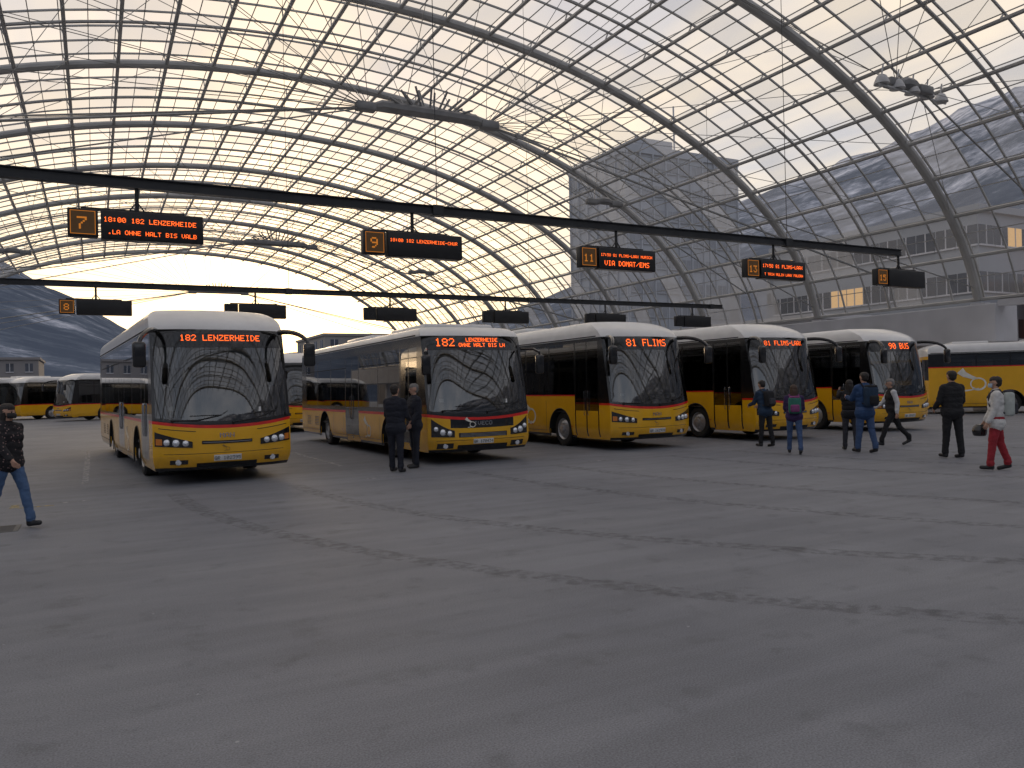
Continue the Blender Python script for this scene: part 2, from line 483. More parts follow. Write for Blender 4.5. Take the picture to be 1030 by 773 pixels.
    if dest:
        mb=MB()
        lines=dest.split('|')
        if len(lines)==1:
            pt=min(.027,1.5/(6*len(dest)))
            text_quads(mb,dest,lambda u,v:FP(u,v,.006),.0,(zd0+zd1)/2-3.2*pt,pt,center=True)
        else:
            text_quads(mb,lines[0],lambda u,v:FP(u,v,.006),-.95,(zd0+zd1)/2-.08,.026)
            text_quads(mb,lines[1],lambda u,v:FP(u,v,.006),.18,(zd0+zd1)/2+.02,.0125,center=True,fill=.95)
            text_quads(mb,lines[2],lambda u,v:FP(u,v,.006),.18,(zd0+zd1)/2-.10,.0125,center=True,fill=.95)
        mb.obj('destination_display',LED,root)
    mb=MB()
    zm=H-.62
    if not iv:
        for sx in(-1,1):
            b=Vector((sx*1.16,.52,zm+.14))
            o1=Vector((sx*1.30,.02,zm+.16)); o2=Vector((sx*1.50,-.22,zm+.02)); o3=Vector((sx*1.53,-.26,zm-.16))
            pts=[]
            for k in range(9):
                t=k/8; pts.append(b*(1-t)**3+o1*3*t*(1-t)**2+o2*3*t*t*(1-t)+o3*t**3)
            mb.tube(pts,[.055-.02*k/8 for k in range(9)],8)
            mb.rbox(sx*1.53-.11,sx*1.53+.11,-.33,-.20,zm-.58,zm-.12,.05)
    else:
        for sx in(-1,1):
            pts=[(sx*1.2,.35,zm+.1),(sx*1.34,.0,zm+.08),(sx*1.42,-.15,zm),(sx*1.42,-.15,zm-.1)]
            mb.tube(pts,.028,8)
            mb.rbox(sx*1.42-.1,sx*1.42+.1,-.22,-.10,zm-.50,zm-.06,.045)
    mb.obj('side_mirrors',BLK,root,True)
    mb=MB()
    for sx,seg in((-1,segR),(1,segL)):
        def strip(ya,yb,za,zb,m=0,e=.003):
            x=sx*(W+e); mb.add([(x,ya,za),(x,yb,za),(x,yb,zb),(x,ya,zb)],[(0,1,2,3)],m)
        yy=3.5
        while yy<8.0:
            if not any(a-.1<yy<b+.1 for a,b in doors) or sx>0: strip(yy,yy+.012,.42,1.0 if not coach else 1.28)
            yy+=1.1
        for yy in(9.6,10.6,11.3): strip(yy,yy+.012,.42,1.0)
        strip(3.5,8.0,.42,.43); strip(9.5,L-.1,.46,.47)
        if not coach:
            for yy in(9.7,10.72):
                for k in range(6): strip(yy,yy+.5,.62+.05*k,.64+.05*k)
        for yy in(2.05,4.3,6.9,L-.3): strip(yy,yy+.1,.56,.60,1,.006)
        for a,b,k in seg:
            if k=='w' and b-a>1.0: strip(a,b,zwt-.32,zwt-.305)
    mb.obj('panel_seams',[RUB,IND],root)
    mb=MB()
    for (a,b) in doors:
        for yy in((a+b)/2-.09,(a+b)/2+.09):
            mb.tube([(-1.285,yy,.9),(-1.30,yy,.95),(-1.30,yy,1.5),(-1.285,yy,1.55)],.012,6)
    mb.obj('door_handles',CHR,root,True)
    mb=MB()
    def horn(mapf,cx,cz,s):
        pts=[];
        for k in range(29):
            t=R(-60+ k*13.5); pts.append((cx+s*.30*math.cos(t),cz+s*.26*math.sin(t)))
        def rib(pts,w0,w1):
            V=[];Fq=[]
            for i,p in enumerate(pts):
                a=pts[max(0,i-1)];b=pts[min(len(pts)-1,i+1)]
                dx,dz=b[0]-a[0],b[1]-a[1]; l=math.hypot(dx,dz) or 1
                w=w0+(w1-w0)*i/(len(pts)-1)
                V.append(mapf(p[0]-dz/l*w,p[1]+dx/l*w)); V.append(mapf(p[0]+dz/l*w,p[1]-dx/l*w))
            for i in range(len(pts)-1): Fq.append((2*i,2*i+1,2*i+3,2*i+2))
            mb.add(V,Fq)
        rib(pts,.022*s,.045*s)
        rib([(cx+s*.02,cz+s*.24),(cx+s*.25,cz+s*.30),(cx+s*.55,cz+s*.44),(cx+s*.72,cz+s*.62)],.03*s,.17*s)
        rib([(cx-s*.02,cz-s*.2),(cx+s*.3,cz-s*.27),(cx+s*.55,cz-s*.30)],.02*s,.035*s)
    hz=.62 if not coach else .82
    if zw: horn(lambda u,v:Vector((-W-.004,u,v)),10.0,1.35,1.0)
    else: horn(lambda u,v:Vector((-W-.004,u,v)),4.4,hz,.55 if not coach else .8)
    horn(lambda u,v:Vector((W+.004,u,v)),4.4,hz,.55)
    mb.obj('post_horn_emblem',HORN,root)
    mb=MB(); horn(lambda u,v:FP(-u,v,.010),.0 if not iv else 0.27,.66 if not iv else .88,.12 if not iv else .22)
    mb.obj('post_horn_front_emblem',HORNR if not iv else HORN,root)
    return root

B1=make_bus('bus',(2.22,15.75),R(3.6),'regio',L=12.6,dest='182 LENZERHEIDE',plate='GR 102395',blind=True)
B2=make_bus('bus',(7.75,16.0),R(0),'crossway',L=12.0,H=3.12,dest='182|LENZERHEIDE|OHNE HALT BIS LH',brand='IVECO',plate='GR 170434')
B3=make_bus('bus',(12.85,16.2),R(-.3),'coach',dest='81 FLIMS',plate='GR 162978')
B4=make_bus('bus',(17.65,16.0),R(.4),'coach',dest='81 FLIMS-LAAX',plate='GR 168877')
B5=make_bus('bus',(23.0,16.2),R(-.8),'coach',H=3.35,dest='90 BUS',plate='GR 159251')
make_bus('bus',(7.9,33.5),0,'regio',dest='')
make_bus('bus',(*campos(58,56),),R(-62),'regio',dest='')
make_bus('bus',(*campos(8,62),),R(-60),'regio',dest='',detail=False)
make_bus('bus',(*campos(-60,60),),R(-60),'regio',dest='',detail=False)
make_bus('bus',(43.1,15.2),R(45),'coach',dest='',zw=2.15,H=3.2)
make_bus('bus',(49.5,27.5),R(90),'coach',dest='',detail=False)

# ---------------------------------------------------------------- ROOF
XC=10.0;EA=28.3;EB=15.3;EZ=3.2
def ell(t,off=0.0):
    x=XC+(EA+off)*math.cos(t); z=EZ+(EB+off)*math.sin(t); return x,z
ts=np.linspace(R(8.3),math.pi-R(8.3),4000)
px=XC+EA*np.cos(ts); pz=EZ+EB*np.sin(ts)
ds=np.concatenate([[0],np.cumsum(np.hypot(np.diff(px),np.diff(pz)))]); TOT=ds[-1]
def tarc(n): return [float(np.interp(TOT*i/n,ds,ts)) for i in range(n+1)]
roof=empty('vaulted_glass_roof')
YA=[23+9.6*k for k in range(-5,9)]
Y0,Y1=YA[0]-1.6,YA[-1]+1.6
T60=tarc(64); NP=30; TP=tarc(NP); NG=60; TG=tarc(NG)
mb=MB()
for y in YA:
    mb.tube([(ell(t)[0],y,ell(t)[1]) for t in T60],.21,10)
mb.obj('main_arches',STEEL,roof,True)
mb=MB()
for t in TP:
    x,z=ell(t); mb.tube([(x,Y0,z),(x,Y1,z)],.088,6,seg=9.6)
mb.obj('purlins',STEEL,roof,True)
OFF=.50
mb=MB()
ny=int(round((Y1-Y0)/1.6)); dy=(Y1-Y0)/ny
for i in range(ny+1):
    y=Y0+i*dy
    mb.tube([(ell(t,OFF)[0],y,ell(t,OFF)[1]) for t in TG],.052,4)
for t in TG:
    x,z=ell(t,OFF); mb.tube([(x,Y0,z),(x,Y1,z)],.026,4,seg=9.6)
mb.obj('glazing_bars',STEEL,roof)
mb=MB()
for t in TP:
    x,z=ell(t); x2,z2=ell(t,OFF)
    for y in YA:
        for d in(0,-3.2,3.2):
            mb.tube([(x,y+d,z),(x2,y+d,z2)],.035,4)
for i in range(len(YA)-1):
    y=YA[i]+4.8
    mb.tube([(ell(t)[0],y,ell(t)[1]) for t in T60],.075,6)
mb.obj('standoffs_and_rafters',STEEL,roof)
V=[];Fc=[];Mi=[]
TGp=TG[::2]
for i in range(ny+1):
    for t in TGp:
        x,z=ell(t,OFF+.07); V.append((x,Y0+i*dy,z))
n=len(TGp)
for i in range(ny):
    for j in range(n-1):
        Fc.append((i*n+j,(i+1)*n+j,(i+1)*n+j+1,i*n+j+1)); Mi.append(random.choice([0,0,0,1,1,2,2]))
mobj('glass_panels',V,Fc,RG,roof,Mi)
mb=MB(); cb=MB()
def fan(xc,y,zc,half,xs,big=True):
    ends=[Vector((xc-half,y,zc)),Vector((xc+half,y,zc))]
    mb.tube([ends[0],ends[0]+Vector((.5,0,.12)),ends[1]-Vector((.5,0,-.12)),ends[1]],[.10,.22,.22,.10],8)
    mb.rbox(xc-half-.5,xc-half+.25,y-.2,y+.2,zc-.16,zc+.16,.06); mb.rbox(xc+half-.25,xc+half+.5,y-.2,y+.2,zc-.16,zc+.16,.06)
    if big:
        for a in range(-6,7):
            ang=R(90-a*12)
            mb.tube([(xc+.14*a,y,zc+.1),(xc+.14*a+.9*math.cos(ang),y+(.25 if a%2 else -.25),zc+.1+.95*math.sin(ang))],.045,5)
    for X in xs:
        ct=(X-XC)/EA
        if abs(ct)>=1: continue
        z=EZ+EB*math.sqrt(1-ct*ct)
        e=ends[0] if X<xc else ends[1]
        if big and abs(X-xc)<half: e=Vector((X,y,zc+.15))
        for ya in(y-4.8,y+4.8): cb.tube([e,(X,ya,z)],.016,3,cap=False,seg=1.2)
allx=[-16+3.25*i for i in range(17)]
for y in(-1.0,27.8,56.6,85.4):
    fan(11.5,y,12.1,2.4,[x for x in allx if x<8.5 or x>14.5]+[10.5,12.5])
    for ya in(y-4.8,y+4.8):
        cb.tube([(9.1,y,12.1),(-17.8,ya,6)],.03,5,cap=False,seg=1.2); cb.tube([(13.9,y,12.1),(37.6,ya,6)],.03,5,cap=False,seg=1.2)
    cb.tube([(9.1,y,12.1),(-17.8,y,7.2)],.05,5,seg=1.2); cb.tube([(13.9,y,12.1),(37,y,7.2)],.05,5,seg=1.2)
for y in(18.2,37.4,66.2):
    for xx in (26.2,-5.0):
        fan(xx,y,12.2,.7,[x for x in allx if abs(x-xx)<11],False)
    cb.tube([(26.9,y,12.2),(37,y,7.4)],.04,5,seg=1.2); cb.tube([(-5.7,y,12.2),(-17,y,7.4)],.04,5,seg=1.2)
mb.obj('hub_nodes',STEELH,roof,True); cb.obj('tension_cables',CABLE,roof)
xx,yy=26.4,18.2
mb=MB()
mb.tube([(xx-2.2,yy-.3,11.9),(xx+2.4,yy+.3,12.1)],.05,6)
for k in range(5):
    cx=xx-2+k*1.0; cy=yy-.25+k*.12; cz=12.0+.03*k
    mb.lathe([(.03,.30),(.16,.22),(.25,.02),(.27,-.06),(.22,-.05),(0,-.03)],cx,cy,cz,'z',16)
    mb.tube([(cx,cy,cz+.25),(cx+.1,cy,cz+.65)],.03,5)
mb.obj('floodlight_cluster',pmat('lamp_housing',(.5,.5,.5),.4),roof,True)
mb=MB()
for sx,xe in((1,38.15),(-1,-18.15)):
    ys=23-1.0 if sx>0 else Y0
    mb.rbox(xe-.5,xe+1.3,ys,Y1,3.3,5.15,.06)
    mb.box(xe-.3,xe+.3,Y0,ys,5.0,5.3)
    for y in YA:
        mb.rbox(xe-.28,xe+.28,y-.35,y+.35,0,5.25,.05)
mb.obj('edge_beam_and_columns',CONC,roof)

# ---------------------------------------------------------------- display bars & signs
def gantry(y,x0,x1,z,name='sign_gantry'):
    g=empty(name)
    mb=MB(); mb.box(x0,x1,y-.03,y+.03,z-.075,z+.075)
    mb.box(x0,x1,y-.08,y+.08,z+.075,z+.095); mb.box(x0,x1,y-.08,y+.08,z-.095,z-.075)
    x=x0+2
    while x<x1:
        ct=(x-XC)/EA; zz=EZ+EB*math.sqrt(max(0,1-ct*ct))-.05
        mb.tube([(x,y,z+.095),(x,y,zz)],.009,5)
        mb.rbox(x-.12,x+.12,y-.1,y+.1,z-.11,z+.11,.01,seg=1); x+=10.2
    mb.obj('beam',STEELD,g); return g
gantry(15.2,-16,21.3,5.42); gantry(29.4,-16,27.5,5.42); 
NUMB=emat('sign_number_amber',(1,.33,.05),.5)
NUMBG=pmat('sign_number_plate',(.045,.028,.01),.5,emis=(.5,.22,.05),es=.06)
def sign(x,y,num,lines,lit=True):
    s=empty('departure_sign',(x,y,0))
    mb=MB(); w=1.07
    mb.rbox(-w,-w+.46,-.10,.10,4.42,4.90,.02); mb.rbox(-w+.50,w,-.12,.12,4.40,4.90,.02)
    mb.tube([(0,0,4.9),(0,0,5.32)],.035,8); mb.tube([(-.12,0,4.93),(0,0,5.1),(.12,0,4.93)],.015,5)
    mb.box(-w+.2,w-.3,-.03,.03,4.9,4.94)
    mb.obj('housing',SIGNB,s,True)
    mb=MB(); mb.add([(-w+.04,-.104,4.46),(-w+.42,-.104,4.46),(-w+.42,-.104,4.86),(-w+.04,-.104,4.86)],[(0,1,2,3)])
    mb.obj('number_panel',NUMBG if lit else SIGNB,s)
    mb=MB()
    for (a,b,c_,d) in((-w+.04,-w+.42,4.85,4.86),(-w+.04,-w+.42,4.46,4.47),(-w+.04,-w+.05,4.47,4.85),(-w+.41,-w+.42,4.47,4.85)):
        mb.add([(a,-.107,c_),(b,-.107,c_),(b,-.107,d),(a,-.107,d)],[(0,1,2,3)])
    text_quads(mb,num,lambda u,v:Vector((u,-.109,v)),-w+.23,4.56,.030 if len(num)==1 else .025,center=True,fill=.98)
    mb.obj('number',NUMB if lit else STEELD,s)
    if lines:
        mb=MB()
        for i,l in enumerate(lines):
            text_quads(mb,l,lambda u,v:Vector((u,-.124,v)),-w+.55,4.70-.21*i,min(.0168,1.5/(6*len(l)+1)),fill=.92)
        mb.obj('led_text',LED,s)
SX=[.72+5.12*i for i in range(5)]
TX=[('7',['18:00 182 LENZERHEIDE',' .LA OHNE HALT BIS VALB']),('9',['18:00 182 LENZERHEIDE-CHUR']),('11',['17:58 81 FLIMS-LAAX MURSCH',' VIA DOMAT/EMS']),('13',['17:58 81 FLIMS-LAAX',' T TRIN MULIN LAAX FALERA']),('15',[])]
for x,(n_,l) in zip(SX,TX): sign(x,15.2,n_,l,True)
for i in range(6): sign(.1+5.1*i,29.4,str(8+2*i)[:2],[],i==0)

# ---------------------------------------------------------------- GROUND
def groundmat():
    m,nt,out=newmat('worn_asphalt_deck'); N=nt.nodes; L=nt.links
    b=N.new('ShaderNodeBsdfPrincipled')
    tc=N.new('ShaderNodeTexCoord')
    def noi(scale,detail,vec=None,rough=.6):
        n=N.new('ShaderNodeTexNoise'); n.inputs['Scale'].default_value=scale; n.inputs['Detail'].default_value=detail; n.inputs['Roughness'].default_value=rough
        L.new(vec or tc.outputs['Object'],n.inputs['Vector']); return n.outputs['Fac']
    def mapn(sx,sy,rz):
        mp=N.new('ShaderNodeMapping'); mp.inputs['Scale'].default_value=(sx,sy,1); mp.inputs['Rotation'].default_value=(0,0,rz)
        L.new(tc.outputs['Object'],mp.inputs[0]); return mp.outputs[0]
    def ramp(f,p0,p1,c0,c1):
        r=N.new('ShaderNodeValToRGB'); e=r.color_ramp.elements; e[0].position=p0;e[1].position=p1
        e[0].color=(c0,c0,c0,1) if not isinstance(c0,tuple) else (*c0,1); e[1].color=(c1,c1,c1,1) if not isinstance(c1,tuple) else (*c1,1)
        L.new(f,r.inputs[0]); return r.outputs[0]
    def mul(a,b2,f=1.0,t='MULTIPLY'):
        x=N.new('ShaderNodeMixRGB'); x.blend_type=t; x.inputs[0].default_value=f; L.new(a,x.inputs[1]); L.new(b2,x.inputs[2]); return x.outputs[0]
    base=ramp(noi(.35,6),.32,.68,(.165,.174,.198),(.226,.235,.258))
    base=mul(base,ramp(noi(2.2,3,mapn(.14,1.3,R(8))),.38,.64,.90,1.05))
    base=mul(base,ramp(noi(2.6,4),.30,.44,.80,1.0))
    base=mul(base,ramp(noi(95,1),.3,.7,.74,1.24))
    vo=N.new('ShaderNodeTexVoronoi'); vo.inputs['Scale'].default_value=2.3; L.new(tc.outputs['Object'],vo.inputs['Vector'])
    base=mul(base,ramp(vo.outputs['Distance'],.018,.03,.25,0.0),.6,'ADD')
    vo2=N.new('ShaderNodeTexVoronoi'); vo2.inputs['Scale'].default_value=.7; L.new(mapn(1,1,R(40)),vo2.inputs['Vector'])
    base=mul(base,ramp(vo2.outputs['Distance'],.03,.12,.74,1.0))
    L.new(base,b.inputs['Base Color'])
    b.inputs['Roughness'].default_value=.66
    b.inputs['Specular IOR Level'].default_value=.4
    bp=N.new('ShaderNodeBump'); bp.inputs['Strength'].default_value=.4; bp.inputs['Distance'].default_value=.008
    L.new(noi(70,1),bp.inputs['Height']); L.new(bp.outputs[0],b.inputs['Normal'])
    L.new(b.outputs[0],out.inputs[0]); return m
GM=groundmat()
mobj('ground',[(-5000,-5000,0),(5000,-5000,0),(5000,5000,0),(-5000,5000,0)],[(0,1,2,3)],GM)
def wornpaint(name,col,hi=.7):
    m,nt,out=newmat(name); N=nt.nodes; L=nt.links
    b=N.new('ShaderNodeBsdfPrincipled'); b.inputs['Base Color'].default_value=(*col,1); b.inputs['Roughness'].default_value=.7
    tc=N.new('ShaderNodeTexCoord'); n=N.new('ShaderNodeTexNoise'); n.inputs['Scale'].default_value=9; n.inputs['Detail'].default_value=6
    L.new(tc.outputs['Object'],n.inputs['Vector']); r=N.new('ShaderNodeValToRGB'); r.color_ramp.elements[0].position=.42; r.color_ramp.elements[1].position=.6
    r.color_ramp.elements[1].color=(hi,hi,hi,1)
    L.new(n.outputs['Fac'],r.inputs[0]); t=N.new('ShaderNodeBsdfTransparent'); mx=N.new('ShaderNodeMixShader')
    L.new(r.outputs[0],mx.inputs[0]); L.new(t.outputs[0],mx.inputs[1]); L.new(b.outputs[0],mx.inputs[2]); L.new(mx.outputs[0],out.inputs[0]); return m
mk=MB()
def rect(x0,x1,y0,y1,m=0,z=.004): mk.add([(x0,y0,z),(x1,y0,z),(x1,y1,z),(x0,y1,z)],[(0,1,2,3)],m)
for i in range(-2,9):
    x=-.2+5.1*i
    rect(x-.06,x+.06,17.5,28.5,0)
    rect(x-.35,x+.35,14.6,14.7,0)
rect(-1.2,-.6,14.3,14.42,1); rect(-1.2,-1.08,14.42,14.9,1)
mk.obj('road_markings',[wornpaint('worn_white_paint',(.6,.6,.6)),wornpaint('worn_yellow_paint',(.55,.42,.12))])
# faint curved tyre tracks left by the buses driving off
tm=MB()
for (xs_,rad,off) in ((2.2,16,0),(7.7,19,0),(12.9,15,0),(17.6,18,0)):
    for sx in (-1.0,1.0):
        V=[];Fq=[]
        for k in range(25):
            a=R(3*k); rr=rad+sx
            cx=xs_+rad; X=cx-rr*math.cos(a); Y=14.6-rr*math.sin(a)
            nx,ny_=math.cos(a),math.sin(a)
            V.append((X-nx*.14,Y-ny_*.14,.003)); V.append((X+nx*.14,Y+ny_*.14,.003))
        for k in range(24): Fq.append((2*k,2*k+1,2*k+3,2*k+2))
        off+=.0004
        tm.add([(p[0],p[1],p[2]-.0006+off+xs_*.00005) for p in V],Fq)
tm.obj('tyre_tracks',wornpaint('tyre_rubber_film',(.05,.05,.052),.22))
dc=MB(); x,y=-1.2,12.2; dc.rbox(x-.3,x+.3,y-.3,y+.3,-.02,.006,.004,seg=1)
for k in range(7): dc.box(x-.24,x+.24,y-.24+.075*k,y-.21+.075*k,.0061,.010)
dc.obj('drain_cover',pmat('cast_iron',(.10,.10,.10),.6))

# ---------------------------------------------------------------- mountains
def terrain():
    ctrl=[(-180,.22),(-70,.2),(-45,.18),(-33,.14),(-29,.11),(-25,.065),(-18,.045),(-8,.045),(0,.08),(8,.14),(16,.205),(22,.225),(28,.26),(33,.30),(45,.34),(90,.3),(180,.22)]
    A=[c[0] for c in ctrl];Hh=[c[1] for c in ctrl]
    rs=[260,330,420,520,640,780,930,1080,1230,1380,1530,1680,1800,1950,2200,2600]
    V=[];na=720
    for r in rs:
        for k in range(na):
            a=-180+360*k/na
            h=np.interp(a,A,Hh)
            q=min(1,max(0,(r-300)/1450)); s_=q*q*(3-2*q)*.55+q*.45
            if r>1800: s_=1-.25*(r-1800)/800
            az=PHI+R(a); x=math.sin(az)*r; y=math.cos(az)*r
            nz=noise.fractal(Vector((x/420,y/420,3.1)),1.0,2.0,6)*85*q+noise.fractal(Vector((x/90,y/90,9.1)),1.0,2.0,4)*14*q
            V.append((x,y,-1+max(0,1800*h*s_+nz*(.3+h*1.4))))
    Fc=[]
    for i in range(len(rs)-1):
        for k in range(na):
            Fc.append((i*na+k,i*na+(k+1)%na,(i+1)*na+(k+1)%na,(i+1)*na+k))
    m,nt,out=newmat('mountain_forest_snow_haze'); N=nt.nodes; L=nt.links
    b=N.new('ShaderNodeBsdfDiffuse')
    tc=N.new('ShaderNodeTexCoord'); n1=N.new('ShaderNodeTexNoise'); n1.inputs['Scale'].default_value=.012; n1.inputs['Detail'].default_value=9; n1.inputs['Roughness'].default_value=.75
    L.new(tc.outputs['Object'],n1.inputs['Vector'])
    sp=N.new('ShaderNodeSeparateXYZ'); L.new(tc.outputs['Object'],sp.inputs[0])
    ad=N.new('ShaderNodeMath'); ad.operation='MULTIPLY_ADD'; ad.inputs[1].default_value=.0004; L.new(sp.outputs['Z'],ad.inputs[0]); L.new(n1.outputs['Fac'],ad.inputs[2])
    r=N.new('ShaderNodeValToRGB'); e=r.color_ramp.elements; e[0].position=.47; e[0].color=(.075,.095,.135,1); e[1].position=.76; e[1].color=(.55,.58,.66,1)  # bluish air haze is baked into these forest and snow colours
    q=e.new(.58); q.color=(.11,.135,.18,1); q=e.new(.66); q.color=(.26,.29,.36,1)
    L.new(ad.outputs[0],r.inputs[0]); L.new(r.outputs[0],b.inputs['Color'])
    L.new(b.outputs[0],out.inputs[0])
    mobj('mountains',V,Fc,m,None,None,True,80)
terrain()

# ---------------------------------------------------------------- buildings
WIN=pmat('building_window_glass',(.06,.07,.09),.1,coat=.6,var=.3,nscale=.4)
WINT=pmat('tower_window_glass',(.24,.26,.30),.35,var=.15,nscale=.4)
WINL=pmat('building_window_lit',(.3,.2,.1),.3,emis=(1,.6,.25),es=.5)
def building(name,x0,x1,y0,y1,h,col,floors,bays_x,bays_y,ww=.6,wh=.55,parapet=.6,ribs=False,base=0,win=None):
    e=empty(name); wm=pmat(name+'_wall',col,.85,var=.07,nscale=.3)
    mb=MB(); mb.box(x0,x1,y0,y1,base,h); mb.box(x0-.25,x1+.25,y0-.25,y1+.25,h,h+parapet)
    if ribs:
        n=int((x1-x0)/2.0)
        for i in range(n+1): x=x0+(x1-x0)*i/n; mb.box(x-.1,x+.1,y0-.25,y0-.001,3,h)
        n=int((y1-y0)/2.0)
        for i in range(n+1): y=y0+(y1-y0)*i/n; mb.box(x0-.25,x0-.001,y-.1,y+.1,3,h)
        mb.box(x0+4,x0+10,y0+3,y0+9,h+parapet,h+parapet+2.2)
        mb.tube([(x0+12,y0+5,h),(x0+12,y0+5,h+9)],.12,6)
    mb.obj('walls',wm,e)
    mb=MB(); fh=(h-base)/floors
    fr=MB()
    for f in range(floors):
        zc=base+fh*(f+.52); hh=fh*wh/2
        for i in range(bays_x):
            xc=x0+(x1-x0)*(i+.5)/bays_x; hw=(x1-x0)/bays_x*ww/2
            m=1 if random.random()<.05 else 0
            mb.box(xc-hw,xc+hw,y0-.03,y0+.3,zc-hh,zc+hh,m); fr.box(xc-hw-.02,xc+hw+.02,y0-.16,y0-.031,zc-hh-.12,zc-hh); fr.box(xc-.04,xc+.04,y0-.08,y0-.031,zc-hh,zc+hh)
        for i in range(bays_y):
            yc=y0+(y1-y0)*(i+.5)/bays_y; hw=(y1-y0)/bays_y*ww/2
            m=1 if random.random()<.05 else 0
            mb.box(x0-.03,x0+.3,yc-hw,yc+hw,zc-hh,zc+hh,m); fr.box(x0-.16,x0-.031,yc-hw-.02,yc+hw+.02,zc-hh-.12,zc-hh); fr.box(x0-.08,x0-.031,yc-.04,yc+.04,zc-hh,zc+hh)
    mb.obj('windows',[win or WIN,WINL if not win else win],e); fr.obj('window_sills',CONC if not win else wm,e)
    return e
building('office_tower',59.5,78,80,93,31,(.34,.37,.42),10,9,7,.75,.42,1.0,ribs=True,win=WINT)  # distance haze is mixed into the bluish wall colour and pale window tone
building('office_building',56,74,33.8,53,13.5,(.30,.32,.35),4,10,12,.94,.42,.5)
building('rear_office_building',78,97,49,75,17.5,(.27,.29,.32),5,9,14,.94,.42,.5)
building('rose_apartment_building',60,74,22,32.6,8.4,(.46,.25,.19),3,6,5,.4,.5,.4)
building('station_annex',40.2,47,35,48,5.6,(.5,.5,.51),1,3,5,.5,.3,.3)
building('town_house',-24,-8,150,166,8,(.2,.19,.19),3,6,5,.4,.5,.4)
building('town_house',-62,-40,140,160,7,(.22,.2,.19),2,6,5,.4,.5,.4)
building('town_house',5,24,175,190,9,(.25,.24,.22),3,6,5,.4,.5,.4)
building('town_house',34,60,130,150,11,(.25,.24,.23),4,8,5,.4,.5,.4)

